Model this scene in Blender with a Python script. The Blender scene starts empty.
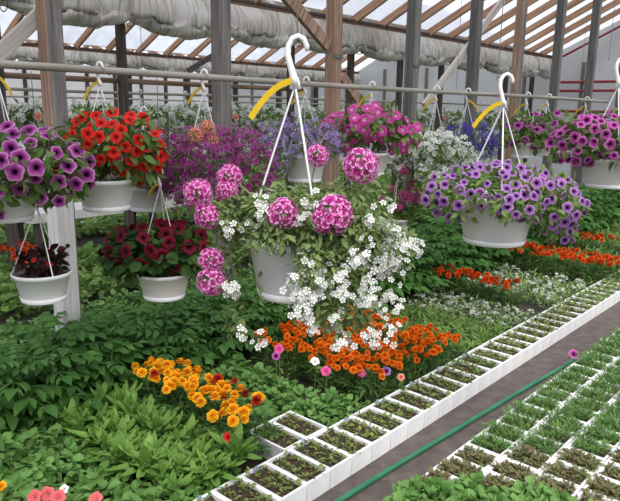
import bpy, math
import numpy as np
from mathutils import Matrix, Vector, Euler
PI = math.pi
S = bpy.context.scene
COL = S.collection
RNG = np.random.default_rng(7)

# ------------------------------------------------------------------ camera
F, EYE = 640.0, 1.5
PITCH, YAW, ROLL = math.radians(12.40), math.radians(41.895), math.radians(0.9)
fwd = np.array([math.cos(YAW)*math.cos(PITCH), math.sin(YAW)*math.cos(PITCH), -math.sin(PITCH)])
right0 = np.array([math.sin(YAW), -math.cos(YAW), 0.0])
up0 = np.cross(right0, fwd)
right = right0*math.cos(ROLL)+up0*math.sin(ROLL)
up = np.cross(right, fwd)
CAM = np.array([0, 0, EYE])
HR = right0.copy()                                    # horizontal "to the right" of the view
HF = np.array([math.cos(YAW), math.sin(YAW), 0.0])    # horizontal "away"
UP = np.array([0, 0, 1.0])


def ray(x, y): return fwd+right*(x-310)/F+up*(250.5-y)/F


def at(x, y, Y):
    """the point of the vertical row plane at distance Y seen at a pixel"""
    d = ray(x, y); return CAM+d*(Y/d[1])


def atz(x, y, z):
    d = ray(x, y); return CAM+d*((z-EYE)/d[2])


cd = bpy.data.cameras.new('camera'); cam = bpy.data.objects.new('camera', cd); COL.objects.link(cam)
cd.sensor_width = 36; cd.lens = 36*F/620
cam.matrix_world = Matrix(((right[0], up[0], -fwd[0], 0), (right[1], up[1], -fwd[1], 0), (right[2], up[2], -fwd[2], EYE), (0, 0, 0, 1)))
cd.clip_start = .02; cd.clip_end = 200
S.camera = cam

# ------------------------------------------------------------------ materials


def lin(c):
    return tuple(((v/255)/12.92 if v/255 <= .04045 else ((v/255+.055)/1.055)**2.4) for v in c)+(1,)


MATS = {}


def newmat(name):
    m = bpy.data.materials.new(name); m.use_nodes = True
    nt = m.node_tree; nt.nodes.clear()
    out = nt.nodes.new('ShaderNodeOutputMaterial')
    return m, nt, out


def N(nt, t, **kw):
    n = nt.nodes.new(t)
    for k, v in kw.items():
        if k in n.inputs: n.inputs[k].default_value = v
        else: setattr(n, k, v)
    return n


def ramp(nt, stops, fac=None):
    r = nt.nodes.new('ShaderNodeValToRGB'); e = r.color_ramp.elements
    while len(e) < len(stops): e.new(.5)
    for el, (p, c) in zip(e, stops): el.position = p; el.color = c
    if fac is not None: nt.links.new(fac, r.inputs[0])
    return r


def leafy(name, ca, cb, rough=.6, trans=.32, spec=.25):
    """a leaf: hue varies from leaf to leaf"""
    m, nt, out = newmat(name)
    g = N(nt, 'ShaderNodeNewGeometry'); oi = N(nt, 'ShaderNodeObjectInfo')
    mx = N(nt, 'ShaderNodeMath', operation='MULTIPLY_ADD'); mx.inputs[1].default_value = .7
    m3 = N(nt, 'ShaderNodeMath', operation='MULTIPLY'); m3.inputs[1].default_value = .3
    nt.links.new(oi.outputs['Random'], m3.inputs[0])
    nt.links.new(g.outputs['Random Per Island'], mx.inputs[0]); nt.links.new(m3.outputs[0], mx.inputs[2])
    r = ramp(nt, [(0, lin(ca)), (1, lin(cb))], mx.outputs[0])
    p = N(nt, 'ShaderNodeBsdfPrincipled', Roughness=rough); p.inputs['Specular IOR Level'].default_value = spec
    nt.links.new(r.outputs[0], p.inputs['Base Color'])
    t = N(nt, 'ShaderNodeBsdfTranslucent'); nt.links.new(r.outputs[0], t.inputs[0])
    ms = N(nt, 'ShaderNodeMixShader'); ms.inputs[0].default_value = trans
    nt.links.new(p.outputs[0], ms.inputs[1]); nt.links.new(t.outputs[0], ms.inputs[2]); nt.links.new(ms.outputs[0], out.inputs[0])
    MATS[name] = m; return m


def petal(name, stops, vary=.12, trans=.3):
    """petal colour runs from throat to edge; brightness differs a little between flowers"""
    m, nt, out = newmat(name)
    a = N(nt, 'ShaderNodeAttribute', attribute_name='rad')
    r = ramp(nt, [(p, lin(c)) for p, c in stops], a.outputs['Fac'])
    g = N(nt, 'ShaderNodeNewGeometry'); oi = N(nt, 'ShaderNodeObjectInfo')
    ad = N(nt, 'ShaderNodeMath', operation='ADD')
    nt.links.new(g.outputs['Random Per Island'], ad.inputs[0]); nt.links.new(oi.outputs['Random'], ad.inputs[1])
    v = N(nt, 'ShaderNodeMath', operation='MULTIPLY_ADD'); v.inputs[1].default_value = vary; v.inputs[2].default_value = 1-vary
    nt.links.new(ad.outputs[0], v.inputs[0])
    h = N(nt, 'ShaderNodeHueSaturation'); nt.links.new(r.outputs[0], h.inputs['Color']); nt.links.new(v.outputs[0], h.inputs['Value'])
    p = N(nt, 'ShaderNodeBsdfPrincipled', Roughness=.6); p.inputs['Specular IOR Level'].default_value = .2
    nt.links.new(h.outputs[0], p.inputs['Base Color'])
    t = N(nt, 'ShaderNodeBsdfTranslucent'); nt.links.new(h.outputs[0], t.inputs[0])
    ms = N(nt, 'ShaderNodeMixShader'); ms.inputs[0].default_value = trans
    nt.links.new(p.outputs[0], ms.inputs[1]); nt.links.new(t.outputs[0], ms.inputs[2]); nt.links.new(ms.outputs[0], out.inputs[0])
    MATS[name] = m; return m


def plain(name, ca, cb=None, scale=6, rough=.6, metal=0, bump=0, stretch=(1, 1, 1), detail=4, spec=.4, trans=0):
    m, nt, out = newmat(name)
    tc = N(nt, 'ShaderNodeTexCoord'); mp = N(nt, 'ShaderNodeMapping'); mp.inputs['Scale'].default_value = stretch
    nt.links.new(tc.outputs['Object'], mp.inputs[0])
    no = N(nt, 'ShaderNodeTexNoise', Scale=scale, Detail=detail); nt.links.new(mp.outputs[0], no.inputs['Vector'])
    r = ramp(nt, [(.3, lin(ca)), (.7, lin(cb or ca))], no.outputs['Fac'])
    p = N(nt, 'ShaderNodeBsdfPrincipled', Roughness=rough, Metallic=metal); p.inputs['Specular IOR Level'].default_value = spec
    nt.links.new(r.outputs[0], p.inputs['Base Color'])
    if bump:
        b = N(nt, 'ShaderNodeBump', Strength=bump, Distance=.01); nt.links.new(no.outputs['Fac'], b.inputs['Height']); nt.links.new(b.outputs[0], p.inputs['Normal'])
    sh = p
    if trans:
        t = N(nt, 'ShaderNodeBsdfTranslucent'); nt.links.new(r.outputs[0], t.inputs[0])
        sh = N(nt, 'ShaderNodeMixShader'); sh.inputs[0].default_value = trans
        nt.links.new(p.outputs[0], sh.inputs[1]); nt.links.new(t.outputs[0], sh.inputs[2])
    nt.links.new(sh.outputs[0], out.inputs[0])
    MATS[name] = m; return m


def wood(name, ca, cb, cc, axis='Z', scale=9):
    """grain streaks along one axis, with a few dark knots and splits"""
    m, nt, out = newmat(name)
    tc = N(nt, 'ShaderNodeTexCoord'); mp = N(nt, 'ShaderNodeMapping')
    mp.inputs['Scale'].default_value = {'Z': (6, 6, .25), 'Y': (6, .25, 6), 'X': (.25, 6, 6)}[axis]
    oi = N(nt, 'ShaderNodeObjectInfo'); ad = N(nt, 'ShaderNodeVectorMath', operation='MULTIPLY_ADD')
    ad.inputs[1].default_value = (9, 9, 9)
    cx = N(nt, 'ShaderNodeCombineXYZ')
    for i in range(3): nt.links.new(oi.outputs['Random'], cx.inputs[i])
    nt.links.new(cx.outputs[0], ad.inputs[0]); nt.links.new(tc.outputs['Object'], ad.inputs[2])
    nt.links.new(ad.outputs[0], mp.inputs[0])
    no = N(nt, 'ShaderNodeTexNoise', Scale=scale, Detail=6, Roughness=.65); nt.links.new(mp.outputs[0], no.inputs['Vector'])
    r = ramp(nt, [(.3, lin(ca)), (.52, lin(cb)), (.72, lin(cc))], no.outputs['Fac'])
    p = N(nt, 'ShaderNodeBsdfPrincipled', Roughness=.85); p.inputs['Specular IOR Level'].default_value = .2
    nt.links.new(r.outputs[0], p.inputs['Base Color'])
    b = N(nt, 'ShaderNodeBump', Strength=.5, Distance=.006); nt.links.new(no.outputs['Fac'], b.inputs['Height']); nt.links.new(b.outputs[0], p.inputs['Normal'])
    nt.links.new(p.outputs[0], out.inputs[0]); MATS[name] = m; return m


def sheet(name, c, clear, trans):
    """clear or milky plastic film"""
    m, nt, out = newmat(name)
    tc = N(nt, 'ShaderNodeTexCoord'); no = N(nt, 'ShaderNodeTexNoise', Scale=1.3, Detail=4); nt.links.new(tc.outputs['Object'], no.inputs['Vector'])
    r = ramp(nt, [(.3, lin(tuple(int(v*.9) for v in c))), (.7, lin(c))], no.outputs['Fac'])
    d = N(nt, 'ShaderNodeBsdfDiffuse'); t = N(nt, 'ShaderNodeBsdfTranslucent'); nt.links.new(r.outputs[0], d.inputs[0]); nt.links.new(r.outputs[0], t.inputs[0])
    m1 = N(nt, 'ShaderNodeMixShader'); m1.inputs[0].default_value = trans
    nt.links.new(d.outputs[0], m1.inputs[1]); nt.links.new(t.outputs[0], m1.inputs[2])
    tr = N(nt, 'ShaderNodeBsdfTransparent'); m2 = N(nt, 'ShaderNodeMixShader'); m2.inputs[0].default_value = clear
    nt.links.new(m1.outputs[0], m2.inputs[1]); nt.links.new(tr.outputs[0], m2.inputs[2]); nt.links.new(m2.outputs[0], out.inputs[0])
    MATS[name] = m; return m


leafy('leaf_petunia', (72, 102, 46), (124, 150, 76))
leafy('leaf_grey', (76, 104, 54), (140, 158, 100))
leafy('leaf_dark', (46, 78, 36), (84, 116, 54))
leafy('leaf_tomato', (54, 98, 44), (98, 144, 70), rough=.6)
leafy('leaf_lettuce', (92, 136, 56), (140, 178, 90))
leafy('leaf_round', (82, 128, 60), (132, 172, 96), rough=.5)
leafy('leaf_marigold', (54, 88, 42), (90, 126, 58))
leafy('leaf_fine', (90, 128, 60), (140, 168, 92))
leafy('leaf_pale', (114, 150, 86), (164, 190, 122))
leafy('leaf_fern', (74, 116, 56), (128, 164, 92))
leafy('leaf_brown', (118, 88, 70), (122, 144, 88))
leafy('leaf_seedling', (98, 112, 58), (150, 168, 92))
leafy('leaf_begonia', (30, 20, 20), (74, 40, 40), rough=.35)
plain('stem', (92, 120, 60), (120, 140, 82), 20)
petal('pet_purple', [(0, (40, 8, 50)), (.24, (56, 8, 62)), (.42, (134, 36, 120)), (.75, (174, 78, 158)), (1, (216, 156, 204))])
petal('pet_violet', [(0, (34, 6, 46)), (.3, (64, 18, 78)), (.45, (130, 76, 150)), (.8, (164, 110, 182)), (1, (206, 168, 214))])
petal('pet_magenta', [(0, (56, 4, 40)), (.32, (84, 10, 70)), (.5, (152, 48, 134)), (1, (200, 112, 184))])
petal('pet_red', [(0, (150, 90, 30)), (.18, (150, 14, 14)), (.5, (214, 28, 24)), (1, (240, 52, 44))])
petal('pet_burgundy', [(0, (24, 2, 14)), (.4, (86, 8, 30)), (1, (134, 18, 48))])
petal('pet_pink', [(0, (236, 220, 200)), (.22, (240, 200, 226)), (.45, (206, 60, 150)), (1, (222, 92, 176))])
petal('pet_hotpink', [(0, (210, 150, 160)), (.3, (226, 60, 140)), (1, (240, 110, 170))])
petal('pet_coral', [(0, (240, 200, 150)), (.25, (214, 90, 96)), (1, (232, 116, 122))])
petal('pet_verbena', [(0, (150, 14, 100)), (.5, (206, 50, 156)), (.7, (228, 112, 196)), (1, (252, 212, 240))], vary=.06)
petal('pet_geranium', [(0, (150, 20, 90)), (.5, (220, 64, 150)), (1, (238, 116, 186))])
petal('pet_white', [(0, (214, 210, 150)), (.25, (240, 240, 236)), (1, (250, 250, 250))], vary=.05)
petal('pet_offwhite', [(0, (200, 190, 140)), (.3, (226, 226, 220)), (1, (240, 240, 236))], vary=.08)
petal('pet_lobelia', [(0, (90, 20, 84)), (.5, (150, 40, 126)), (1, (184, 84, 160))])
petal('pet_lavender', [(0, (120, 90, 160)), (.5, (156, 128, 192)), (1, (186, 162, 208))])
petal('pet_blue', [(0, (50, 30, 120)), (.5, (76, 46, 160)), (1, (104, 76, 186))])
petal('pet_salmon', [(0, (220, 110, 80)), (.5, (240, 140, 110)), (1, (248, 190, 170))])
petal('pet_orange', [(0, (190, 72, 4)), (.5, (226, 100, 10)), (1, (244, 136, 24))], trans=.15)
petal('pet_deeporange', [(0, (170, 50, 4)), (.5, (214, 74, 14)), (1, (232, 98, 24))], trans=.15)
petal('pet_yellow', [(0, (222, 122, 4)), (.5, (246, 164, 14)), (1, (252, 196, 40))], trans=.15)
petal('pet_brick', [(0, (120, 20, 10)), (.5, (170, 34, 20)), (1, (190, 60, 30))], trans=.15)
plain('pot_white', (226, 226, 228), (234, 234, 234), 5, rough=.4)
plain('pot_grey', (176, 178, 178), (188, 188, 188), 5, rough=.5)
plain('tray_white', (226, 224, 226), (242, 242, 242), 9, rough=.5, bump=.05)
plain('plastic_white', (236, 236, 240), (244, 244, 244), 5, rough=.35)
plain('tag_yellow', (226, 190, 24), (240, 206, 40), 9, rough=.5, trans=.2)
plain('tag_white', (236, 240, 246), (246, 246, 250), 9, rough=.5)
plain('tag_blue', (150, 170, 210), (190, 206, 232), 30, rough=.5)
plain('soil', (44, 32, 26), (84, 66, 52), 60, rough=.95, bump=.8)
plain('ground', (38, 36, 30), (66, 62, 46), 5, rough=.95, bump=.5)
plain('path', (76, 67, 64), (100, 90, 86), 14, rough=.85, bump=.25, detail=8)
plain('cloth_black', (26, 26, 30), (44, 44, 48), 12, rough=.8, bump=.2)
plain('hose_green', (34, 98, 70), (54, 122, 90), 6, rough=.4)
plain('pipe_grey', (132, 128, 118), (176, 170, 158), 3, rough=.6, metal=.15, stretch=(.6, 3, 3), bump=.1)
plain('pipe_red', (140, 34, 44), (160, 52, 60), 3, rough=.6)
plain('wire', (92, 92, 92), (120, 120, 120), 8, rough=.5, metal=.5)
plain('metal_box', (176, 178, 178), (196, 198, 196), 4, rough=.5)
plain('dark', (40, 38, 36), (54, 50, 48), 4, rough=.9)
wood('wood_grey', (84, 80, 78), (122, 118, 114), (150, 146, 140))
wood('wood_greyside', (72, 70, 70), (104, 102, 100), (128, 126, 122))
wood('wood_brown', (112, 86, 70), (158, 130, 112), (188, 164, 146))
wood('wood_dark', (52, 46, 44), (84, 76, 72), (108, 98, 92))
wood('wood_white', (200, 196, 194), (226, 223, 221), (238, 236, 234))
wood('wood_raft', (128, 94, 74), (176, 138, 112), (202, 168, 142), 'Y', 6)
wood('wood_plate', (88, 70, 58), (128, 104, 86), (158, 134, 114), 'X', 6)
wood('wood_pale', (150, 142, 136), (186, 178, 170), (206, 200, 194), 'X', 6)
sheet('roof_film', (226, 233, 246), .3, .95)
sheet('wall_film', (244, 242, 242), .0, .75)
sheet('gable_film', (206, 208, 210), .0, .4)

# wrinkled, dirty plastic of the rolled curtains
m, nt, out = newmat('curtain_film')
tc = N(nt, 'ShaderNodeTexCoord'); mp = N(nt, 'ShaderNodeMapping'); mp.inputs['Scale'].default_value = (7, 2, .8)
nt.links.new(tc.outputs['Object'], mp.inputs[0])
no = N(nt, 'ShaderNodeTexNoise', Scale=4, Detail=6, Distortion=.6); nt.links.new(mp.outputs[0], no.inputs['Vector'])
n2 = N(nt, 'ShaderNodeTexNoise', Scale=1.4, Detail=3); nt.links.new(tc.outputs['Object'], n2.inputs['Vector'])
r1 = ramp(nt, [(.3, lin((176, 170, 162))), (.5, lin((222, 217, 210))), (.75, lin((240, 238, 235)))], n2.outputs['Fac'])
r2 = ramp(nt, [(.36, lin((158, 152, 142))), (.52, lin((255, 255, 255)))], no.outputs['Fac'])
mu = N(nt, 'ShaderNodeMixRGB', blend_type='MULTIPLY'); mu.inputs[0].default_value = .6
nt.links.new(r1.outputs[0], mu.inputs[1]); nt.links.new(r2.outputs[0], mu.inputs[2])
p = N(nt, 'ShaderNodeBsdfPrincipled', Roughness=.4); nt.links.new(mu.outputs[0], p.inputs['Base Color'])
b = N(nt, 'ShaderNodeBump', Strength=.9, Distance=.03); nt.links.new(no.outputs['Fac'], b.inputs['Height']); nt.links.new(b.outputs[0], p.inputs['Normal'])
t = N(nt, 'ShaderNodeBsdfTranslucent'); nt.links.new(mu.outputs[0], t.inputs[0])
ms = N(nt, 'ShaderNodeMixShader'); ms.inputs[0].default_value = .35
nt.links.new(p.outputs[0], ms.inputs[1]); nt.links.new(t.outputs[0], ms.inputs[2]); nt.links.new(ms.outputs[0], out.inputs[0])
MATS['curtain_film'] = m

# ------------------------------------------------------------------ mesh builder


def unit(v):
    v = np.asarray(v, float); return v/np.maximum(np.linalg.norm(v, axis=-1, keepdims=True), 1e-9)


class MB:
    def __init__(s): s.v = []; s.f = []; s.m = []; s.r = []; s.n = 0

    def add(s, v, f, mat=0, rad=None):
        v = np.asarray(v, float).reshape(-1, 3); s.v.append(v)
        s.r.append(np.zeros(len(v)) if rad is None else np.asarray(rad, float))
        b = s.n; s.n += len(v)
        for q in f: s.f.append(tuple(int(i)+b for i in q))
        s.m += list(mat) if isinstance(mat, (list, tuple)) else [mat]*len(f)
        return s

    def box(s, lo, hi, mat=0):
        (x0, y0, z0), (x1, y1, z1) = lo, hi
        return s.add([(x0, y0, z0), (x1, y0, z0), (x1, y1, z0), (x0, y1, z0), (x0, y0, z1), (x1, y0, z1), (x1, y1, z1), (x0, y1, z1)],
                     [(0, 3, 2, 1), (4, 5, 6, 7), (0, 1, 5, 4), (1, 2, 6, 5), (2, 3, 7, 6), (3, 0, 4, 7)], mat)

    def beam(s, a, b, w, h, mat=0, side=None):
        a, b = np.array(a, float), np.array(b, float); d = unit(b-a)
        sd = np.array(side, float) if side is not None else np.cross(d, UP)
        if np.linalg.norm(sd) < 1e-6: sd = np.array([1., 0, 0])
        sd = unit(sd); u = unit(np.cross(sd, d))
        v = [p+sd*i*w/2+u*j*h/2 for p in (a, b) for i, j in ((-1, -1), (1, -1), (1, 1), (-1, 1))]
        return s.add(v, [(0, 1, 2, 3), (7, 6, 5, 4), (0, 4, 5, 1), (1, 5, 6, 2), (2, 6, 7, 3), (3, 7, 4, 0)], mat)

    def tube(s, pts, r, n=6, mat=0, cap=True):
        pts = np.asarray(pts, float); k = len(pts); rr = np.broadcast_to(np.asarray(r, float), (k,))
        tg = unit(np.gradient(pts, axis=0)); ref = np.array([0., 0, 1]) if abs(tg[0][2]) < .9 else np.array([1., 0, 0])
        vs = []; a = np.arange(n)*2*PI/n
        sd = unit(np.cross(tg[0], ref))
        for i in range(k):
            sd = unit(sd-tg[i]*np.dot(sd, tg[i])); u = np.cross(sd, tg[i])
            vs.append(pts[i]+rr[i]*(np.cos(a)[:, None]*sd+np.sin(a)[:, None]*u))
        f = [(i*n+j, i*n+(j+1) % n, (i+1)*n+(j+1) % n, (i+1)*n+j) for i in range(k-1) for j in range(n)]
        if cap: f += [tuple(range(n-1, -1, -1)), tuple(range((k-1)*n, k*n))]
        return s.add(np.concatenate(vs), f, mat)

    def lathe(s, prof, n=32, mat=0):
        a = np.arange(n)*2*PI/n
        v = np.concatenate([np.stack([r*np.cos(a), r*np.sin(a), np.full(n, z)], 1) for r, z in prof])
        f = [(i*n+j, i*n+(j+1) % n, (i+1)*n+(j+1) % n, (i+1)*n+j) for i in range(len(prof)-1) for j in range(n)]
        return s.add(v, f, mat)

    def inst(s, tpl, pos, ydir, zdir, scale, mat=None):
        """copies of a template (verts, faces, mats, rad) laid along ydir with zdir as their upper side"""
        tv, tf, tm, tr = tpl; pos = np.asarray(pos, float).reshape(-1, 3); n = len(pos)
        y = unit(np.broadcast_to(ydir, (n, 3))); z = np.broadcast_to(zdir, (n, 3)); x = unit(np.cross(y, z)); z = np.cross(x, y)
        R = np.stack([x, y, z], 2)
        sc = np.asarray(scale, float)
        sc = np.broadcast_to(sc.reshape(-1, 1) if sc.ndim < 2 else sc, (n, 3))
        V = np.einsum('nij,kj->nki', R*sc[:, None, :], tv)+pos[:, None, :]
        k = len(tv); mm = tm if mat is None else [mat]*len(tf)
        s.v.append(V.reshape(-1, 3)); s.r.append(np.tile(tr, n))
        for i in range(n):
            b = s.n+i*k
            s.f.extend(tuple(b+q for q in fc) for fc in tf); s.m.extend(mm)
        s.n += n*k; return s

    def mesh(s, name, mats, smooth=False):
        me = bpy.data.meshes.new(name)
        me.from_pydata(np.concatenate(s.v).tolist(), [], s.f)
        for mm in ([mats] if isinstance(mats, str) else mats): me.materials.append(MATS[mm])
        me.polygons.foreach_set('material_index', s.m)
        if smooth: me.polygons.foreach_set('use_smooth', [True]*len(s.f))
        r = np.concatenate(s.r)
        if r.any():
            at_ = me.attributes.new('rad', 'FLOAT', 'POINT'); at_.data.foreach_set('value', r)
        me.update(); return me

    def build(s, name, mats, parent=None, loc=(0, 0, 0), smooth=False):
        return link(name, s.mesh(name, mats, smooth), parent, loc)


def link(name, me, parent=None, loc=(0, 0, 0)):
    o = bpy.data.objects.new(name, me); COL.objects.link(o); o.parent = parent; o.location = Vector(loc); return o


def tag(o, label, cat, group=None):
    o['label'] = label; o['category'] = cat
    if group: o['group'] = group
    return o


def thing(name, loc, label, cat, group=None, rz=0):
    o = link(name, None, None, loc); o.rotation_euler = (0, 0, rz); return tag(o, label, cat, group)


def struct(o): o['kind'] = 'structure'; return o


def stuff(o): o['kind'] = 'stuff'; return o


def dup(src, loc=None, rz=None, sc=None, label=None, group=None):
    r = src.copy(); COL.objects.link(r)
    if loc is not None: r.location = Vector(loc)
    if rz is not None: r.rotation_euler = (0, 0, rz)
    if sc is not None: r.scale = (sc, sc, sc)
    if label: r['label'] = label
    if group: r['group'] = group
    for ch in src.children:
        c = ch.copy(); COL.objects.link(c); c.parent = r
        for g in ch.children:
            d = g.copy(); COL.objects.link(d); d.parent = c
    return r


# ------------------------------------------------------------------ leaf and flower templates (length +Y, upper side +Z)
def leaf_tpl(w=.5, peak=.45, fold=.12, curl=.25, rows=5, wav=0.0, tip=.02):
    v, f = [], []
    for i in range(rows+1):
        t = i/rows
        prof = (t/peak)**.6 if t < peak else max(0, 1-((t-peak)/(1-peak))**1.8)
        hw = max(w/2*prof, tip if i < rows else .004)
        z = -curl*t*t
        dz = fold*hw*2+wav*math.sin(i*2.4)
        v += [(-hw, t-.04*hw, z+dz), (0, t, z), (hw, t-.04*hw, z+dz-wav*.8*math.sin(i*1.7))]
    for i in range(rows):
        a = i*3; f += [(a, a+1, a+4, a+3), (a+1, a+2, a+5, a+4)]
    return np.array(v), f, [0]*len(f), np.zeros(len(v))


L_OVATE = leaf_tpl(.55, .42, .15, .28, 4)
L_ROUND = leaf_tpl(.85, .55, .12, .2, 4)
L_LONG = leaf_tpl(.26, .62, .25, .4, 6, .05)
L_NARROW = leaf_tpl(.26, .4, .15, .3, 3)
L_GRASS = leaf_tpl(.12, .3, .2, .35, 3)
L_SMALL = leaf_tpl(.7, .5, .12, .15, 2)


def compound(n_pair=3, droop=.5):
    """a pinnate leaf: leaflets in pairs along a drooping rachis"""
    b = MB(); ts = np.linspace(.35, .85, n_pair)
    z = lambda t: -droop*t*t
    pts = [(0, t, z(t)) for t in np.linspace(0, .9, 5)]
    b.tube(pts, .014, 3)
    for i, t in enumerate(ts):
        for sgn in (-1, 1):
            b.inst(L_OVATE, [(0, t, z(t))], [(sgn*1, .55, -.55*droop-.25)], [(0, .2, 1)], .42-.05*i)
    b.inst(L_OVATE, [(0, .86, z(.86))], [(0, 1, -1.3*droop)], [(0, .6, 1)], .46)
    return np.concatenate(b.v), b.f, b.m, np.concatenate(b.r)


L_TOMATO = compound()


def petunia_tpl(n=20, lobes=5, depth=.55, ruff=.07):
    a = np.arange(n)*2*PI/n
    v, rad = [], []
    for r, z, q in ((.07, -depth, 0), (.2, -.12, .2), (.55, 0, .55), (.85, .04, .85), (1.0, -.05, 1)):
        rr = r*(1+(.1*np.cos(lobes*a) if r > .5 else 0)*(r))
        zz = z+(ruff*np.cos(lobes*a+PI)*r if r > .5 else 0*a)
        v.append(np.stack([rr*np.cos(a), rr*np.sin(a), zz+0*a], 1)); rad += [q]*n
    f = [(i*n+j, i*n+(j+1) % n, (i+1)*n+(j+1) % n, (i+1)*n+j) for i in range(4) for j in range(n)]
    f.append(tuple(range(n)))
    return np.concatenate(v), f, [0]*len(f), np.array(rad)


PETUNIA = petunia_tpl()


def floret_tpl(n=5, gap=.8):
    v, f, rad = [(0, 0, -.02)], [], [0]
    for i in range(n):
        a = 2*PI*i/n; w = PI/n*gap
        b = len(v)
        for da, r, z in ((-w*.55, .55, .04), (-w*.8, .88, .1), (0, 1, .06), (w*.8, .88, .1), (w*.55, .55, .04)):
            v.append((r*math.cos(a+da), r*math.sin(a+da), z)); rad.append(r if r > .6 else .5)
        f.append((0, b, b+1, b+2, b+3, b+4))
    return np.array(v), f, [0]*len(f), np.array(rad)


FLORET = floret_tpl()
FULL = floret_tpl(5, 1.02)


def pompom_tpl(seed=0):
    b = MB(); r = np.random.default_rng(seed)
    pet = (np.array([(0, 0, 0), (-.3, .6, .1), (-.22, 1, .02), (0, 1.04, .1), (.22, 1, .02), (.3, .6, .1)]), [(0, 5, 3), (0, 3, 1), (1, 3, 2), (5, 4, 3)], [0]*4, np.array([0, .6, 1, .9, 1, .6]))
    for n, el, L, z in ((12, -.35, .9, .1), (12, .1, .95, .15), (10, .55, .9, .2), (8, .95, .85, .22), (5, 1.3, .8, .24)):
        a = np.arange(n)*2*PI/n+r.random()*6+r.normal(0, .1, n)
        e = el+r.normal(0, .1, n)
        d = np.stack([np.cos(a)*np.cos(e), np.sin(a)*np.cos(e), np.sin(e)], 1)
        zz = np.stack([-np.cos(a)*np.sin(e), -np.sin(a)*np.sin(e), np.cos(e)], 1)
        b.inst(pet, d*[.1]+[0, 0, z], d, zz, L*(.9+.2*r.random(n)))
    return np.concatenate(b.v), b.f, b.m, np.concatenate(b.r)


POMPOM = pompom_tpl()


def fib(n, zmin=-1.0):
    i = np.arange(n)+.5; z = 1-(1-zmin)*i/n; ph = i*PI*(3-5**.5); q = np.sqrt(1-z*z)
    return np.stack([q*np.cos(ph), q*np.sin(ph), z], 1)


def ball_mesh(name, mat, n, r, fr, zmin, seed, flat=1.0, fl=None):
    """a head of florets around a dome"""
    g = np.random.default_rng(seed); b = MB()
    d = unit(fib(n, zmin)+g.normal(0, .08, (n, 3))); pos = d*r*(1+g.normal(0, .06, (n, 1)))*[1, 1, flat]
    t = unit(np.cross(d, g.normal(0, 1, (n, 3))))
    b.inst(fl or FLORET, pos, t, d+g.normal(0, .15, (n, 3)), fr*(.85+.3*g.random(n)))
    b.lathe([(.001, -r*.7*flat), (r*.5, -r*.4*flat), (r*.7, 0), (r*.5, r*.5*flat), (.001, r*.7*flat)], 8, 1)
    return b.mesh(name, [mat, 'leaf_petunia'])


def spray_mesh(name, mat, n, r, fr, seed, flat=.6):
    """a loose spray of small flowers with thin stalks"""
    g = np.random.default_rng(seed); b = MB()
    p = g.normal(0, r*.55, (n, 3))*[1, 1, flat]
    d = unit(p/r+[0, 0, .8]+g.normal(0, .45, (n, 3)))
    t = unit(np.cross(d, g.normal(0, 1, (n, 3))))
    b.inst(FULL, p, t, d, fr*(.8+.4*g.random(n)))
    for q, dd in zip(p, d): b.tube([(0, 0, -.5*r), q*.6-dd*fr*.6, q+dd*fr*.01], .035*r, 3, 1, False)
    return b.mesh(name, [mat, 'stem'])


def single_mesh(name, mat, tpl, stalk=True, seed=0):
    b = MB(); b.inst(tpl, [(0, 0, 0)], [(0, 1, 0)], [(0, 0, 1)], 1.0)
    if stalk: b.tube([(0, 0, -.5), (.02, 0, -1.0)], [.09, .05], 5, 1, False)
    return b.mesh(name, [mat, 'stem'], smooth=True)


FM = {k: single_mesh(k+'_flower', m, PETUNIA) for k, m in dict(purple='pet_purple', violet='pet_violet', magenta='pet_magenta', red='pet_red', burgundy='pet_burgundy', pink='pet_pink', hotpink='pet_hotpink', whitepet='pet_white', coral='pet_coral', salmonpet='pet_salmon').items()}
FM['marigold_orange'] = single_mesh('marigold_flower', 'pet_orange', POMPOM)
FM['marigold_deep'] = single_mesh('marigold_flower', 'pet_deeporange', POMPOM)
FM['marigold_yellow'] = single_mesh('marigold_flower', 'pet_yellow', POMPOM)
FM['marigold_brick'] = single_mesh('marigold_flower', 'pet_brick', POMPOM)
VERB = [ball_mesh('verbena_head', 'pet_verbena', 40, 1.0, .4, -.75, i, 1.0, FULL) for i in range(3)]
GERA = [ball_mesh('geranium_head', 'pet_geranium', 26, 1.0, .42, -.4, i+9, .8) for i in range(2)]
SALM = [ball_mesh('geranium_head', 'pet_salmon', 26, 1.0, .42, -.4, i+19, .8) for i in range(2)]
BACO = [spray_mesh('bacopa_spray', 'pet_white', n, 1.0, .47, 30+n, .8) for n in (5, 6, 7, 8, 9)]
WHIT = [spray_mesh('white_spray', 'pet_offwhite', n, 1.0, .42, 40+n, .7) for n in (5, 7, 8)]
LOBE = [spray_mesh('lobelia_spray', 'pet_lobelia', n, 1.0, .36, 50+n, .9) for n in (7, 9, 11)]
LAVE = [spray_mesh('lobelia_spray', 'pet_lavender', n, 1.0, .32, 60+n, .9) for n in (7, 9)]
BLUE = [spray_mesh('lobelia_spray', 'pet_blue', n, 1.0, .34, 70+n, .9) for n in (8, 10)]

# ------------------------------------------------------------------ foliage in blobs


def blob_points(g, blobs, n, shell=.55):
    c = np.array([b[0] for b in blobs], float); R = np.array([b[1] if np.ndim(b[1]) else (b[1],)*3 for b in blobs], float)
    w = np.array([(b[2] if len(b) > 2 else 1)*np.prod(R[i])**(2/3) for i, b in enumerate(blobs)]); w /= w.sum()
    k = g.choice(len(blobs), n, p=w)
    d = unit(g.normal(0, 1, (n, 3)))
    q = np.where(g.random(n) < shell, .8+.25*g.random(n), g.random(n)**.5*.85)
    return c[k]+d*R[k]*q[:, None], d, k


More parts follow.
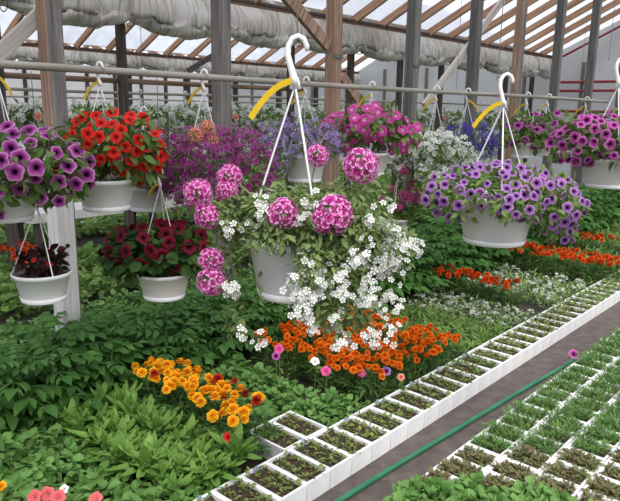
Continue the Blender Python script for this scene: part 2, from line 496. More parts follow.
def foliage(g, blobs, n, tpl, size, pot=None, droop=.25, mat=0, mb=None, upw=.7):
    mb = mb or MB()
    p, d, k = blob_points(g, blobs, n)
    if pot:
        r, h = pot; rr = np.hypot(p[:, 0], p[:, 1]); keep = ~((rr < r*1.06) & (p[:, 2] < h+.01) & (p[:, 2] > -.12)); p, d = p[keep], d[keep]
    y = unit(d*[1, 1, .6]+g.normal(0, .55, p.shape)-[0, 0, droop])
    z = unit(d*.5+g.normal(0, .35, p.shape)+[0, 0, upw])
    mb.inst(tpl, p, y, z, size*(.65+.7*g.random(len(p))), mat)
    return mb


def surf_points(g, blobs, n, cand=14, front=.35, up_bias=.25, pot=None):
    """spread points over the outer surface of the union of the blobs, best candidate first"""
    c = np.array([b[0] for b in blobs], float); R = np.array([b[1] if np.ndim(b[1]) else (b[1],)*3 for b in blobs], float)
    w = np.array([(b[2] if len(b) > 2 else 1)*np.prod(R[i])**(2/3) for i, b in enumerate(blobs)]); w /= w.sum()
    P, D = [], []
    tries = 0
    while len(P) < n and tries < n*40:
        tries += 1; best = None
        for _ in range(cand):
            k = g.choice(len(c), p=w); d = unit(g.normal(0, 1, 3)-HF*front+UP*up_bias); q = c[k]+d*R[k]*(.92+.16*g.random())
            if any(np.sum(((q-c[j])/R[j])**2) < .72 for j in range(len(c)) if j != k): continue
            if pot and math.hypot(q[0], q[1]) < pot[0]*1.08 and q[2] < pot[1]+.02: continue
            s = min((np.sum((q-o)**2) for o in P), default=9)
            if best is None or s > best[0]: best = (s, q, d)
        if best: P.append(best[1]); D.append(best[2])
    return np.array(P), np.array(D)


def place_flower(me, parent, p, d, size, g, name='flower', roll=True):
    o = link(name, me, parent, p)
    q = Vector(d).to_track_quat('Z', 'Y')
    if roll: q = q @ Euler((0, 0, g.random()*6.28)).to_quaternion()
    o.rotation_euler = q.to_euler(); o.scale = (size,)*3
    return o


# ------------------------------------------------------------------ hanging baskets
POTS = {}


def pot_meshes(r, h, mat):
    key = (round(r, 3), round(h, 3), mat)
    if key not in POTS:
        rb = r*.75; t = .004
        b = MB(); b.lathe([(.001, .012), (rb*.97, .012), (rb*.985, .024), (rb*1.03, .03), (r*.93, h*.86), (r*.965, h*.87), (r, h*.9), (r*1.02, h), (r*.99, h+.003), (r*.96, h-.004), (r*.92, h*.86), (rb-t, .03), (.001, .03)], 40)
        s = MB(); s.lathe([(.001, 0), (rb*.98, 0), (rb*1.0, .003), (rb*1.045, .022), (rb*1.02, .022), (rb*1.02, .012), (.001, .010)], 40)
        d = MB(); d.lathe([(.001, h*.86), (r*.9, h*.84)], 24)
        POTS[key] = (b.mesh('pot', mat, True), s.mesh('saucer', mat, True), d.mesh('soil', 'soil'))
    return POTS[key]


def crook(mb, base, s, rot):
    """question-mark hook standing on `base`, s high, opening sideways"""
    a = [(0, 0), (-.06, .16), (-.2, .42), (-.3, .62), (-.27, .8), (-.12, .95), (.1, 1.0), (.3, .94), (.42, .8), (.44, .7)]
    x = np.array([math.cos(rot), math.sin(rot), 0])
    pts = [np.array(base)+x*s*.55*p+UP*s*q for p, q in a]
    mb.tube(pts, np.array([.12, .1, .085, .08, .075, .075, .078, .078, .075, .06])*s*.8, 8)
    # flared foot where the strands clip in
    for k in (-1, 0, 1):
        mb.tube([np.array(base)+UP*s*.14, np.array(base)+x*s*.085*k-UP*s*.08], [.075*s, .05*s], 6)


def basket(X, Y, zb, r, h, zhook, label, name='hanging_basket', hook_s=.1, potmat='pot_white', rot=None, ptag=1, group=None, strand_r=.0024, spread=.95, wire_to=None, base_off=0):
    """pot with saucer, three strands, crook hook; returns the Empty at the pot's base"""
    t = thing(name, (X, Y, zb), label, 'hanging basket', group)
    pm, sm, so = pot_meshes(r, h, potmat)
    link('pot', pm, t); link('saucer', sm, t); link('soil', so, t)
    rot = math.atan2(HR[1], HR[0]) if rot is None else rot
    base = np.array([0, 0, zhook-zb-hook_s*.93]); base = base-np.array([math.cos(rot), math.sin(rot), 0])*hook_s*.03
    b = MB(); crook(b, base, hook_s, rot); hk = b.build('hook', 'plastic_white', t, smooth=True)
    for k in range(3):
        a = rot+base_off+k*2*PI/3
        e = np.array([math.cos(a)*r*spread, math.sin(a)*r*spread, h*.96])
        b = MB(); b.tube([base+unit(e-base)*.0, e], strand_r, 5); b.build('strand', 'plastic_white', t)
    if ptag:
        L = hook_s*1.0; x = np.array([math.cos(rot), math.sin(rot), 0]); b = MB(); n = 8; v = []
        nrm = np.array([-x[1], x[0], 0])
        for i in range(n+1):
            u = i/n; c = base+UP*hook_s*.1+(-x*ptag)*L*(u*.95)-UP*L*(.05*u+.75*u*u)
            wv = unit(np.array([0, 0, 1.0])+(-x*ptag)*1.0*u)*hook_s*.066
            v += [c-wv-nrm*.006, c+wv-nrm*.006, c+wv-nrm*.008, c-wv-nrm*.008]
        f = []
        for i in range(n):
            for j in range(4): f.append((i*4+j, i*4+(j+1) % 4, i*4+4+(j+1) % 4, i*4+4+j))
        f += [(3, 2, 1, 0), (n*4, n*4+1, n*4+2, n*4+3)]
        b.add(v, f); b.build('price_tag', 'tag_yellow', hk)
    return t


def hang_wire(p, ztop, label, parent=None):
    b = MB(); b.tube([(0, 0, 0), (0, 0, ztop-p[2])], .0016, 5)
    # small eye the hook sits in
    a = np.linspace(0, 2*PI, 11); b.tube(np.stack([.008*np.cos(a), 0*a, -.008+.008*np.sin(a)], 1), .0014, 5)
    o = b.build('hanging_wire', 'wire', None, p); return tag(o, label, 'wire')


def plant_on(t, seed, blobs, nleaf, tpl, size, leafmat, pot, flowers, droop=.25):
    """foliage and blossoms of a basket; flowers = list of (meshes, count, size, blobs, part name, facing)"""
    g = np.random.default_rng(seed)
    mb = foliage(g, blobs, nleaf, tpl, size, pot, droop)
    for bl in blobs:                        # a few bare stems from the soil into the mass
        for _ in range(6):
            e = np.array(bl[0])+g.normal(0, .4, 3)*np.array(bl[1] if np.ndim(bl[1]) else (bl[1],)*3)
            s0 = np.array([g.normal(0, pot[0]*.3), g.normal(0, pot[0]*.3), pot[1]*.86])
            mid = (s0+e)/2+np.array([0, 0, .05])
            tt = np.linspace(0, 1, 6)[:, None]
            mb.tube((1-tt)**2*s0+2*tt*(1-tt)*mid+tt**2*e, .002, 4, 1, False)
    mb.build('foliage', [leafmat, 'stem'], t)
    for (ms, n, fs, fb, nm, facing) in flowers:
        P, D = surf_points(g, fb or blobs, n, pot=pot, front=.6)
        rest = MB()
        for i, (p, d) in enumerate(zip(P, D)):
            if i >= 100:
                dd = unit(d*.9-HF*facing+UP*.2+g.normal(0, .3, 3)); qq = Vector(dd).to_track_quat('Z', 'Y').to_matrix()
                me = ms[i % len(ms)]; n_ = len(me.vertices); co = np.empty(n_*3); me.vertices.foreach_get('co', co)
                rd = np.empty(n_); me.attributes['rad'].data.foreach_get('value', rd)
                rest.add((co.reshape(-1, 3) @ np.array(qq).T)*fs*(.8+.4*g.random())+p, [tuple(pl_.vertices) for pl_ in me.polygons], [pl_.material_index for pl_ in me.polygons], rd)
                continue
            dd = unit(d*.9-HF*facing+UP*.2+g.normal(0, .3, 3))
            place_flower(ms[i % len(ms)], t, p, dd, fs*(.8+.4*g.random()), g, nm)
        if rest.n: stuff(rest.build('more_flowers', [mm.name for mm in ms[0].materials], t, smooth=True))


def loc(u, v, w=0):
    """offset in metres: right, up, toward the viewer"""
    return HR*u+UP*v-HF*w


RAILZ, RAILY = 1.645, 2.53
RP = .016
def rail_x(px): return at(px, 65+.0585*px, RAILY)[0]

# --- 1 purple petunias, left edge
X = rail_x(-4)
t = basket(X, RAILY, 1.06, .118, .15, RAILZ+.03, 'purple veined petunias spilling from white basket cut off by left edge of photo', rot=-PI/2+.3, ptag=-1, hook_s=.085)
bl = [(loc(.06, .24, .02), (.24, .24, .12)), (loc(.2, .2, .03), (.13, .13, .13)), (loc(-.02, .14, .16), (.16, .12, .09))]
plant_on(t, 1, bl, 620, L_OVATE, .05, 'leaf_petunia', (.118, .15), [([FM['purple']], 80, .028, None, 'flower', .8)])
# --- 2 red petunias
X = rail_x(104)
t = basket(X-.02, RAILY, 1.058, .134, .135, RAILZ+.03, 'bright red petunias in white basket hung on pipe beside the left post', rot=-PI/2+.3, ptag=1, hook_s=.09)
bl = [(loc(.04, .3, 0), (.2, .2, .12)), (loc(.13, .25, 0), (.13, .13, .12)), (loc(-.07, .22, .08), (.12, .1, .11))]
plant_on(t, 2, bl, 620, L_OVATE, .05, 'leaf_petunia', (.134, .135), [([FM['red']], 88, .0245, None, 'flower', .6)])
# --- 3 small dark begonia, wire from the pipe
q = at(40, 190, RAILY); zb = at(42, 300, RAILY)[2]
t = basket(q[0]-.018, RAILY, zb, .117, .12, q[2], 'small white basket with nearly black leaves in front of white post foot', ptag=0, hook_s=.07, rot=.2, spread=.98, base_off=.25)
bl = [(loc(0, .13, 0), (.085, .085, .075)), (loc(.03, .16, 0), (.05, .05, .06))]
plant_on(t, 3, bl, 260, L_ROUND, .042, 'leaf_begonia', (.117, .125), [([FM['red']], 4, .013, None, 'flower', .6)])
hang_wire((q[0], RAILY, q[2]-.002), RAILZ-RP, 'thin wire from the pipe down to the small dark-leaved basket')
# --- 4 burgundy petunias, wire from the pipe
q = at(160, 170, RAILY); zb = at(163, 297, RAILY)[2]
t = basket(q[0], RAILY, zb, .132, .128, q[2], 'dark burgundy petunias in white basket hanging low right of the left post', ptag=1, hook_s=.08, rot=-PI/2+.2)
bl = [(loc(-.06, .24, 0), (.2, .2, .1)), (loc(-.17, .2, 0), (.12, .12, .11)), (loc(.08, .22, 0), (.14, .14, .1))]
plant_on(t, 4, bl, 560, L_ROUND, .055, 'leaf_dark', (.132, .128), [([FM['burgundy']], 46, .036, [(b[0]+UP*.03, b[1]) for b in bl], 'flower', .5)])
hang_wire((q[0], RAILY, q[2]-.002), RAILZ-RP, 'thin wire from the pipe down to the burgundy petunia basket')
# --- 5 magenta lobelia with salmon geranium on the pipe
X = rail_x(204)
t = basket(X, RAILY, 1.03, .13, .14, RAILZ+.03, 'wide mass of small magenta flowers with salmon geraniums hung on pipe', rot=-PI/2+.3, ptag=1, hook_s=.095)
bl = [(loc(0.02, .22, 0), (.24, .24, .13)), (loc(-.16, .2, 0), (.16, .16, .14)), (loc(.2, .2, .02), (.14, .14, .16)), (loc(.05, .08, .12), (.2, .12, .08))]
plant_on(t, 5, bl, 620, L_NARROW, .045, 'leaf_petunia', (.13, .14), [(LOBE, 140, .04, None, 'flower_spray', .4)])
g5 = np.random.default_rng(55)
for k, (px, py) in enumerate([(196, 135), (212, 142), (207, 127)]):
    p = at(px, py, RAILY-.12)-np.array([X, RAILY, 1.03]); place_flower(SALM[k % 2], t, p, (-.3, -.6, .6), .034, g5, 'geranium_head')
# --- 5b lower lobelia basket
q = at(181, 150, RAILY+.1); zb = at(182, 218, RAILY)[2]
q = at(183, 130, RAILY)
t = basket(q[0], RAILY+.32, zb, .115, .125, q[2]+.1, 'magenta lobelia basket half hidden behind the burgundy petunia basket', ptag=0, hook_s=.07, potmat='pot_white')
bl = [(loc(-.08, .2, 0), (.17, .17, .09)), (loc(.1, .2, 0), (.16, .15, .1))]
plant_on(t, 6, bl, 300, L_NARROW, .045, 'leaf_petunia', (.115, .125), [(LOBE, 70, .042, None, 'flower_spray', .5)])
hang_wire((q[0], RAILY+.32, q[2]+.098), 3.2, 'thin wire holding the half hidden magenta lobelia basket')
# --- 6 lavender lobelia
X = rail_x(306)
t = basket(X, RAILY, 1.09, .128, .16, RAILZ+.03, 'pale lavender flowers in white basket behind the pink clustered basket', rot=-PI/2+.3, ptag=1, hook_s=.09)
bl = [(loc(-.1, .22, .05), (.15, .15, .11)), (loc(.05, .22, 0), (.16, .16, .1)), (loc(-.12, .12, .08), (.09, .09, .1))]
plant_on(t, 7, bl, 340, L_NARROW, .045, 'leaf_grey', (.128, .16), [(LAVE, 60, .045, None, 'flower_spray', .5)])
# --- 7 pink petunias
X = rail_x(372)
t = basket(X, RAILY, 1.085, .13, .15, RAILZ+.03, 'bright pink petunias with pale centres hung on pipe at middle of view', rot=-PI/2+.3, ptag=1, hook_s=.095)
bl = [(loc(0, .33, 0), (.26, .22, .12)), (loc(-.18, .27, 0), (.17, .16, .12)), (loc(.17, .27, 0), (.16, .15, .11))]
plant_on(t, 8, bl, 560, L_OVATE, .055, 'leaf_petunia', (.13, .15), [([FM['pink']], 80, .032, None, 'flower', .6)])
# --- 8 white trailing flowers
X = rail_x(437)
t = basket(X, RAILY, .98, .13, .15, RAILZ+.03, 'basket mounded with small white flowers left of the purple petunia basket', rot=-PI/2+.3, ptag=1, hook_s=.1)
bl = [(loc(-.02, .25, 0), (.27, .24, .12)), (loc(-.2, .17, 0), (.14, .14, .13)), (loc(.17, .18, 0), (.14, .14, .12)), (loc(0, .06, .17), (.24, .1, .11), .9), (loc(-.16, .04, .05), (.12, .12, .1), .6), (loc(.16, .03, .05), (.12, .12, .09), .6)]
plant_on(t, 9, bl, 1100, L_SMALL, .04, 'leaf_petunia', (.13, .15), [(WHIT, 98, .05, bl[:4], 'flower_spray', .4)])
# --- 9 blue lobelia
X = rail_x(468)
t = basket(X, RAILY, 1.09, .12, .13, RAILZ+.03, 'deep blue flowers in basket hung on pipe just beyond white flowering basket', rot=-PI/2+.3, ptag=-1, hook_s=.1)
bl = [(loc(.05, .2, 0), (.2, .2, .1)), (loc(.12, .15, 0), (.12, .12, .1))]
plant_on(t, 10, bl, 300, L_NARROW, .045, 'leaf_dark', (.12, .13), [(BLUE, 50, .04, None, 'flower_spray', .4)])
# --- 10-12 farther along the pipe
far = [(528, 'magenta', FM['magenta'], 'leafy basket with few magenta blooms on pipe right of the box on post'), (549, 'green', FM['purple'], 'leafy basket on far pipe, second beyond the purple petunia basket'), (587, 'purple', FM['magenta'], 'last basket at the far right end of the hanging pipe')]
for k, (px, _, fm, lab) in enumerate(far):
    X = rail_x(px)
    t = basket(X, RAILY, 1.1, .13, .13, RAILZ+.03, lab, rot=-PI/2+.3, ptag=1, hook_s=.11, strand_r=.003)
    bl = [(loc(0, .2, 0), (.24, .24, .13)), (loc(.05, .3, 0), (.14, .14, .12))]
    plant_on(t, 20+k, bl, 260, L_OVATE, .07, 'leaf_petunia', (.13, .13), [([fm], 16+8*k, .04, None, 'flower', .4)])
# --- 13 pink geranium on wire
q = at(401, 148, 2.7)
zb = at(400, 232, 2.7)[2]
t = basket(q[0], 2.7, zb, .1, .11, q[2], 'small basket of bright pink geraniums below the pink petunias', ptag=0, hook_s=.08, strand_r=.003)
bl = [(loc(0, .15, 0), (.12, .12, .08)), (loc(.08, .2, 0), (.08, .08, .08)), (loc(-.1, .2, 0), (.08, .08, .06))]
plant_on(t, 14, bl, 200, L_ROUND, .055, 'leaf_petunia', (.1, .11), [])
g5 = np.random.default_rng(56)
for k, (px, py, s) in enumerate([(404, 170, .034), (412, 184, .045), (406, 196, .052), (415, 199, .04), (382, 200, .034), (391, 188, .026), (419, 193, .03), (399, 207, .03)]):
    p = at(px, py, 2.62)-np.array([q[0], 2.7, zb]); place_flower(GERA[k % 2], t, p, (-.3, -.5, .6), s, g5, 'geranium_head')
hang_wire((q[0], 2.7, q[2]-.002), 3.25, 'thin wire holding the small pink geranium basket')

# --- main basket, pink verbena heads and white sprays
FY = 1.2
q = at(294, 39, FY); pb = at(296, 301, FY+.02)
MX, MY, MZ = q[0]+.012, FY, pb[2]+.032
t = basket(MX, MY, MZ, .138, .165, q[2], 'nearest basket, round pink flower heads and trailing white blossom', hook_s=.125, rot=math.atan2(HR[1], HR[0]), strand_r=.0028, base_off=PI, spread=.99)
ORG = np.array([MX, MY, MZ])


def mp_(px, py, w=0.0):
    """offset from the main pot of what is seen at a pixel, w metres nearer than the pot's axis"""
    d = ray(px, py); dist = np.dot(ORG-CAM, HF)-w
    return CAM+d*(dist/np.dot(d, HF))-ORG


K = 1/372
bl = [(mp_(300, 212, .02), (.18, .16, .07)), (mp_(352, 228, .08), (.11, .11, .09)), (mp_(338, 262, .13), (.13, .06, .07)), (mp_(345, 300, .12), (.1, .07, .09), .8),
      (mp_(236, 214, .03), (.07, .07, .06)), (mp_(384, 250, .05), (.07, .08, .08), .7), (mp_(268, 235, .13), (.07, .04, .03), .6), (mp_(225, 262, .02), (.04, .05, .09), .55), (mp_(242, 318, .02), (.05, .05, .07), .35), (mp_(312, 240, .15), (.06, .03, .05), .7),
      (mp_(360, 195, -.05), (.08, .08, .06), .6), (mp_(258, 285, .13), (.03, .02, .05), .1), (mp_(278, 238, .16), (.08, .04, .03), .8), (mp_(318, 268, .17), (.06, .04, .07), .9), (mp_(318, 300, .15), (.05, .04, .06), .6)]
g = np.random.default_rng(99)
mb = foliage(g, bl, 5200, L_OVATE, .021, (.132, .165), .3)
foliage(g, bl, 420, L_LONG, .034, (.132, .165), .5, 0, mb)
heads = [(198, 193, 15, .09), (207, 216, 14, .09), (230, 177, 14, .03), (227, 191, 12, .05), (283, 214, 17, .16), (361, 166, 20, .02), (317, 156, 13, -.02), (334, 215, 20, .16), (211, 260, 14, .08), (211, 281, 16, .09), (322, 221, 13, .17)]
top = np.array([0, 0, .15])
for px, py, r, w in heads:
    p = mp_(px, py, w); s0 = top+loc(g.normal(0, .04), 0, g.normal(0, .04))
    tt = np.linspace(0, 1, 8)[:, None]; mid = (s0+p)/2+UP*(.06 if p[2] < .2 else 0.02)
    mb.tube((1-tt)**2*s0+2*tt*(1-tt)*mid+tt**2*p, .0025, 5, 1, False)
for px, py in [(222, 253), (232, 246), (236, 262), (228, 240)]:       # green buds on bent stalks at the left
    p = mp_(px, py, .06); tt = np.linspace(0, 1, 8)[:, None]; mid = (top+p)/2+UP*.05
    mb.tube((1-tt)**2*top+2*tt*(1-tt)*mid+tt**2*p, .0025, 5, 1, False); mb.inst(L_ROUND, np.repeat([p], 7, 0), g.normal(0, 1, (7, 3)), UP+g.normal(0, .3, (7, 3)), .02)
mb.build('foliage', ['leaf_grey', 'stem'], t)
for k, (px, py, r, w) in enumerate(heads):
    o = place_flower(VERB[k % 3], t, mp_(px, py, w), unit(-HF+UP*.5+g.normal(0, .2, 3)), r*K*.82, g, 'flower_head')
spr = [(10, 125), (40, 140), (70, 60), (70, 95), (180, 110), (210, 60), (385, 115), (430, 70), (110, 195), (90, 195), (195, 230), (240, 255), (310, 265), (160, 300), (180, 330), (220, 310), (230, 345), (190, 355), (180, 385), (215, 345), (260, 305), (305, 330), (340, 345), (375, 305), (385, 350), (375, 240), (350, 235), (345, 245), (405, 255), (425, 240), (370, 185), (440, 180), (450, 215), (470, 180), (490, 195), (480, 250), (440, 260), (460, 235), (525, 200), (430, 130), (445, 155), (460, 150), (435, 290), (440, 345), (470, 375), (410, 375), (425, 400), (440, 445), (215, 440), (205, 415), (290, 410), (320, 480), (385, 440), (390, 465), (300, 480), (60, 480), (2, 455), (400, 120), (340, 225), (420, 225), (470, 230), (450, 245), (235, 250), (370, 330), (300, 325), (55, 465), (-30, 150), (-45, 130), (-20, 330), (-40, 310), (170, 355), (395, 370), (285, 430)]
g2 = np.random.default_rng(77)
spr += [(x_+g2.normal(0, 16), y_+g2.normal(0, 14)) for x_, y_ in spr[5:] if x_ > 100 and 150 < y_ < 470 and g2.random() < .42]
spr = spr[:100]
for k, (cx, cy) in enumerate(spr):
    px, py = 240+cx/2.945, 180+cy/2.945
    w = .215 if 285 < px < 372 else (.17 if 250 < px <= 285 else .115)
    if py > 318: w = .19
    place_flower(BACO[k % 5], t, mp_(px, py, w+g.normal(0, .01)), unit(-HF*.9+UP*.5+g.normal(0, .25, 3)), .0195*(.85+.4*g.random()), g, 'white_flower_spray')
for k in range(0):                                                   # the far side of the basket
    p = loc(g.normal(.05, .14), .18+g.normal(0, .05), -.12-abs(g.normal(0, .05)))
    place_flower(BACO[k % 5], t, p, unit(HF+UP*.4+g.normal(0, .3, 3)), .017, g, 'white_flower_spray')
hang_wire((q[0]+.012, FY, q[2]), 2.56, 'wire holding the nearest basket at its white crook hook')

# --- right basket, violet petunias
q = at(497, 75, FY); pb = at(497, 241, FY)
RX, RZ = at(497, 200, FY)[0], pb[2]
t = basket(RX, FY, RZ, .168, .2, q[2], 'violet dark-eyed petunias in large white basket right of centre', hook_s=.125, rot=math.atan2(HR[1], HR[0]), strand_r=.0032, base_off=.35)
bl = [(loc(.02, .23, 0), (.27, .25, .1)), (loc(-.17, .2, .05), (.14, .14, .1)), (loc(.2, .17, .02), (.15, .15, .11)), (loc(.05, .2, .17), (.2, .08, .07)), (loc(.26, .08, .02), (.08, .08, .08), .6)]
plant_on(t, 31, bl, 1500, L_OVATE, .034, 'leaf_petunia', (.168, .2), [([FM['violet']], 150, .0195, None, 'flower', .9)])
hang_wire((q[0]+.006, FY, q[2]), 2.56, 'wire holding the violet petunia basket at its hook')
# --- far right basket
q = at(609, 57, FY); RX = at(612, 150, FY)[0]; RZ = at(612, 186, FY)[2]
t = basket(RX, FY, RZ, .165, .165, q[2], 'magenta purple petunias in white basket cut off by right edge of photo', hook_s=.15, rot=math.atan2(HR[1], HR[0]), strand_r=.0035, ptag=-1, base_off=.35)
bl = [(loc(-.08, .29, 0), (.27, .25, .12)), (loc(.1, .3, 0), (.24, .24, .13)), (loc(-.2, .25, .02), (.17, .17, .12)), (loc(.0, .22, .17), (.2, .09, .07))]
plant_on(t, 32, bl, 700, L_OVATE, .05, 'leaf_petunia', (.165, .165), [([FM['magenta']], 120, .029, None, 'flower', .7)])
hang_wire((q[0], FY, q[2]), 2.56, 'wire holding the magenta basket at the right edge')

# --- second pipe: white flowering baskets, each with its own look
R2Y, R2Z = 6.3, 1.655
g = np.random.default_rng(5)
kinds = [('white flowers', WHIT, 'leaf_fine', 30, .075), ('white flowers and few salmon blooms', WHIT, 'leaf_petunia', 28, .075), ('sparse white flowers', WHIT, 'leaf_fine', 20, .07), ('white and lavender flowers', WHIT, 'leaf_fine', 28, .075)]
protos = []
for k, (lab, fm, lm, n, fs) in enumerate(kinds):
    t = basket(2.3+.62*k, R2Y, 1.14, .125, .13, R2Z+.03, 'x', rot=-PI/2+.3, ptag=0, hook_s=.1, potmat='pot_grey', strand_r=.004)
    bl = [(loc(0, .2, 0), (.25, .25, .14)), (loc(.12, .28, 0), (.14, .14, .12)), (loc(-.13, .27, 0), (.14, .14, .1))]
    fl = [(fm, n, fs, None, 'flower_spray', .5)]
    if k == 1: fl.append(([FM['salmonpet']], 5, .04, None, 'flower', .5))
    if k == 3: fl.append((LAVE, 8, .05, None, 'flower_spray', .5))
    plant_on(t, 60+k, bl, 420, L_OVATE, .06, lm, (.125, .13), fl); protos.append(t)
for k in range(18):
    lab = kinds[k % 4][0]
    L = f'basket of {lab} hung on the second pipe back'
    G = f'{lab} baskets on second pipe'
    if k < 4: o = protos[k]; o['label'] = L; o['group'] = G
    else: dup(protos[k % 4], (2.3+.62*k, R2Y, 1.14), None, None, L, G)

# ------------------------------------------------------------------ pipes
def pipe(name, Y, z, r, x0, x1, label):
    b = MB(); b.tube([(x, 0, .004*math.sin(x*1.3)) for x in np.linspace(x0, x1, 40)], r, 10)
    o = b.build(name, 'pipe_grey', None, (0, Y, z), True); return tag(o, label, 'pipe')


pipe('hanging_pipe', RAILY, RAILZ, RP, -1.2, 7.9, 'nearest long grey pipe carrying the row of flower baskets')
pipe('hanging_pipe', R2Y, R2Z-.005, RP, 0, 13.4, 'second grey pipe behind, holding white flowering baskets')
pipe('hanging_pipe', 10.0, 1.63, RP, 2, 13.4, 'third thin pale pipe farthest back, with no flowers near')
for x, lab in ((.99, 'upright wire holding the nearest pipe left of the small dark-leaved basket'), (3.05, 'upright wire holding the nearest pipe right of the second post'), (4.45, 'upright wire holding the nearest pipe beside the white crook hook'), (7.0, 'upright wire holding the far end of the nearest pipe')):
    b = MB(); b.tube([(0, 0, 0), (0, 0, 3.2-RAILZ)], .0018, 5); tag(b.build('pipe_wire', 'wire', None, (x, RAILY, RAILZ)), lab, 'wire')

# ------------------------------------------------------------------ posts, beams, roof
PY, PW = 3.4, .1
PX = [1.71, 2.88, 4.03, 5.15, 6.3, 7.35, 8.5, 9.75, 11.2]
plab = ['grey timber post between the purple and red baskets, foot boxed in white', 'grey weathered post behind the salmon geraniums', 'orange brown bark-edged post left of the pink petunias', 'grey post rising behind the pink petunias', 'grey post behind the blue flowered basket', 'post with brown left face and outlet box, behind violet petunias', 'grey post right of the one with the outlet box', 'grey post beside the white hook of the right edge basket', 'grey post at the far right end of the row']
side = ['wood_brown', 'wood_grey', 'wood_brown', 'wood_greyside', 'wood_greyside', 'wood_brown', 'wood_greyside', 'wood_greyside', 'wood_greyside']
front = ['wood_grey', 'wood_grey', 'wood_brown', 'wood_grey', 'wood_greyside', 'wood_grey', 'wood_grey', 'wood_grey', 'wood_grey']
for k, x in enumerate(PX):
    t = thing('wooden_post', (x, PY, 0), plab[k], 'post')
    b = MB(); w = PW/2; zt = 3.5
    seg = np.linspace(0, zt, 15); gg = np.random.default_rng(k)
    c = .008
    ring = [(-w, -w+c), (-w+c, -w), (w-c, -w), (w, -w+c), (w, w-c), (w-c, w), (-w+c, w), (-w, w-c)]
    v = []; off = gg.normal(0, .0012, (15, 2))
    for i, z in enumerate(seg): v += [(p[0]+off[i][0], p[1]+off[i][1], z) for p in ring]
    f = []; ms = []
    for i in range(14):
        for j in range(8):
            f.append((i*8+j, i*8+(j+1) % 8, i*8+8+(j+1) % 8, i*8+8+j)); ms.append(1 if j in (7, 6, 0) else 0)
    f += [tuple(range(7, -1, -1)), tuple(range(112, 120))]; ms += [0, 0]
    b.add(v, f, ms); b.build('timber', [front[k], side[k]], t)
    if k == 0:
        b = MB(); q = [(-.068, .05), (-.068, -.068), (.03, -.068), (.03, -.0505), (-.0505, -.0505), (-.0505, .05)]
        b.add([(x_, y_, z_) for z_ in (0, 1.0) for x_, y_ in q], [(i, (i+1) % 6, (i+1) % 6+6, i+6) for i in range(6)]+[(6, 7, 10, 11), (7, 8, 9, 10), (0, 5, 4, 1), (1, 4, 3, 2)]); b.build('white_board', 'wood_white', t)
        b = MB(); b.tube([(-.02, -.075, .74), (-.02, -.066, .74)], .012, 10); b.build('tap_fitting', 'dark', t)
    if k in (2, 3):
        b = MB(); b.box((-w-.002, -w-.012, 1.9), (w+.002, -w, 1.93)); b.build('strap', 'wire', t)
b = MB(); b.box((-.03, -.03, -.055), (.03, 0, .055)); ob = thing('outlet_box', (7.36, PY-PW/2, at(515, 117, PY)[2]), 'small pale metal outlet box fixed to a post above violet petunias', 'electrical box')
b.build('box_body', 'metal_box', ob)
for dx, dz in ((-.012, .02), (.012, .02), (0, -.02)):
    b = MB(); b.tube([(dx, -.031, dz), (dx, -.029, dz)], .005, 8); b.build('socket_hole', 'dark', ob)

P2Y, P2Z = 5.5, 2.6
SL = .5
RIDGE_Y, RIDGE_Z = PY, P2Z+SL*(P2Y-PY)
XE = 13.4
xs2 = [2.35+1.17*i for i in range(10)]
for i, x in enumerate(xs2):
    b = MB(); b.box((-.035, -.035, 0), (.035, .035, P2Z-.05)); o = b.build('gutter_post', 'wood_dark', None, (x, P2Y+.12, 0))
    tag(o, 'thin dark post under the rolled plastic curtain, second row back', 'post', 'dark posts under nearer curtain')
for i in range(8):
    b = MB(); b.box((-.04, -.04, 0), (.04, .04, 2.35)); o = b.build('far_post', 'wood_dark', None, (4.2+1.3*i, 10.65, 0))
    tag(o, 'thin dark post of the farthest row near the back plastic wall', 'post', 'dark posts of farthest row')


def gutter(Y, z, name='ceiling'):
    t = struct(link('trim_1' if Y < 8 else 'trim_2', None, None, (0, Y, z)))
    b = MB(); b.box((-3, -.05, -.06), (XE, .2, .02)); b.build('plate', 'wood_plate', t)
    b = MB(); b.box((-3, -.07, .022), (XE, .22, .05)); b.build('gutter_edge', 'wood_dark', t)


gutter(P2Y, P2Z); gutter(10.5, 2.42)


def bay(n, y0, z0, y1, z1, y2, z2, x0=-3, step=.6):
    t = struct(link('ceiling' if n == 0 else f'ceiling_{n}', None, None, (0, 0, 0)))
    for (ya, za, yb, zb) in ((y0, z0, y1, z1), (y2, z2, y1, z1)):
        if ya is None: continue
        for i in range(int((XE-x0)/step)+1):
            x = x0+.3+i*step
            if x > XE: break
            L = math.hypot(yb-ya, zb-za); an = math.atan2(zb-za, yb-ya)
            b = MB(); b.beam((0, 0, 0), (0, L, 0), .045, .1)
            o = b.build('rafter', 'wood_raft', t, (x, ya, za+.04)); o.rotation_euler = (an, 0, 0)
        b = MB(); e = .105
        b.add([(x0, ya, za+e), (XE, ya, za+e), (XE, yb, zb+e), (x0, yb, zb+e)], [(0, 1, 2, 3)]); b.build('roof_film', 'roof_film', t)
    b = MB(); b.box((x0, y1-.025, z1-.08), (XE, y1+.025, z1+.1)); b.build('ridge_board', 'wood_plate', t)


bay(0, P2Y, P2Z, RIDGE_Y, RIDGE_Z, RIDGE_Y-2.3, RIDGE_Z-1.15)
bay(1, P2Y+.2, P2Z, 8.0, 3.65, 10.5, 2.42)
bay(2, 10.7, 2.42, 13.0, 3.5, 15.5, 2.3)


def brace(a, b_, w, h, mat, label):
    a, b_ = np.array(a), np.array(b_)
    mb = MB(); L = np.linalg.norm(b_-a); mb.beam((0, 0, 0), (L, 0, 0), w, h)
    o = mb.build('diagonal_brace', mat, None, a); o.rotation_euler = Vector(b_-a).to_track_quat('X', 'Z').to_euler(); return tag(o, label, 'brace')


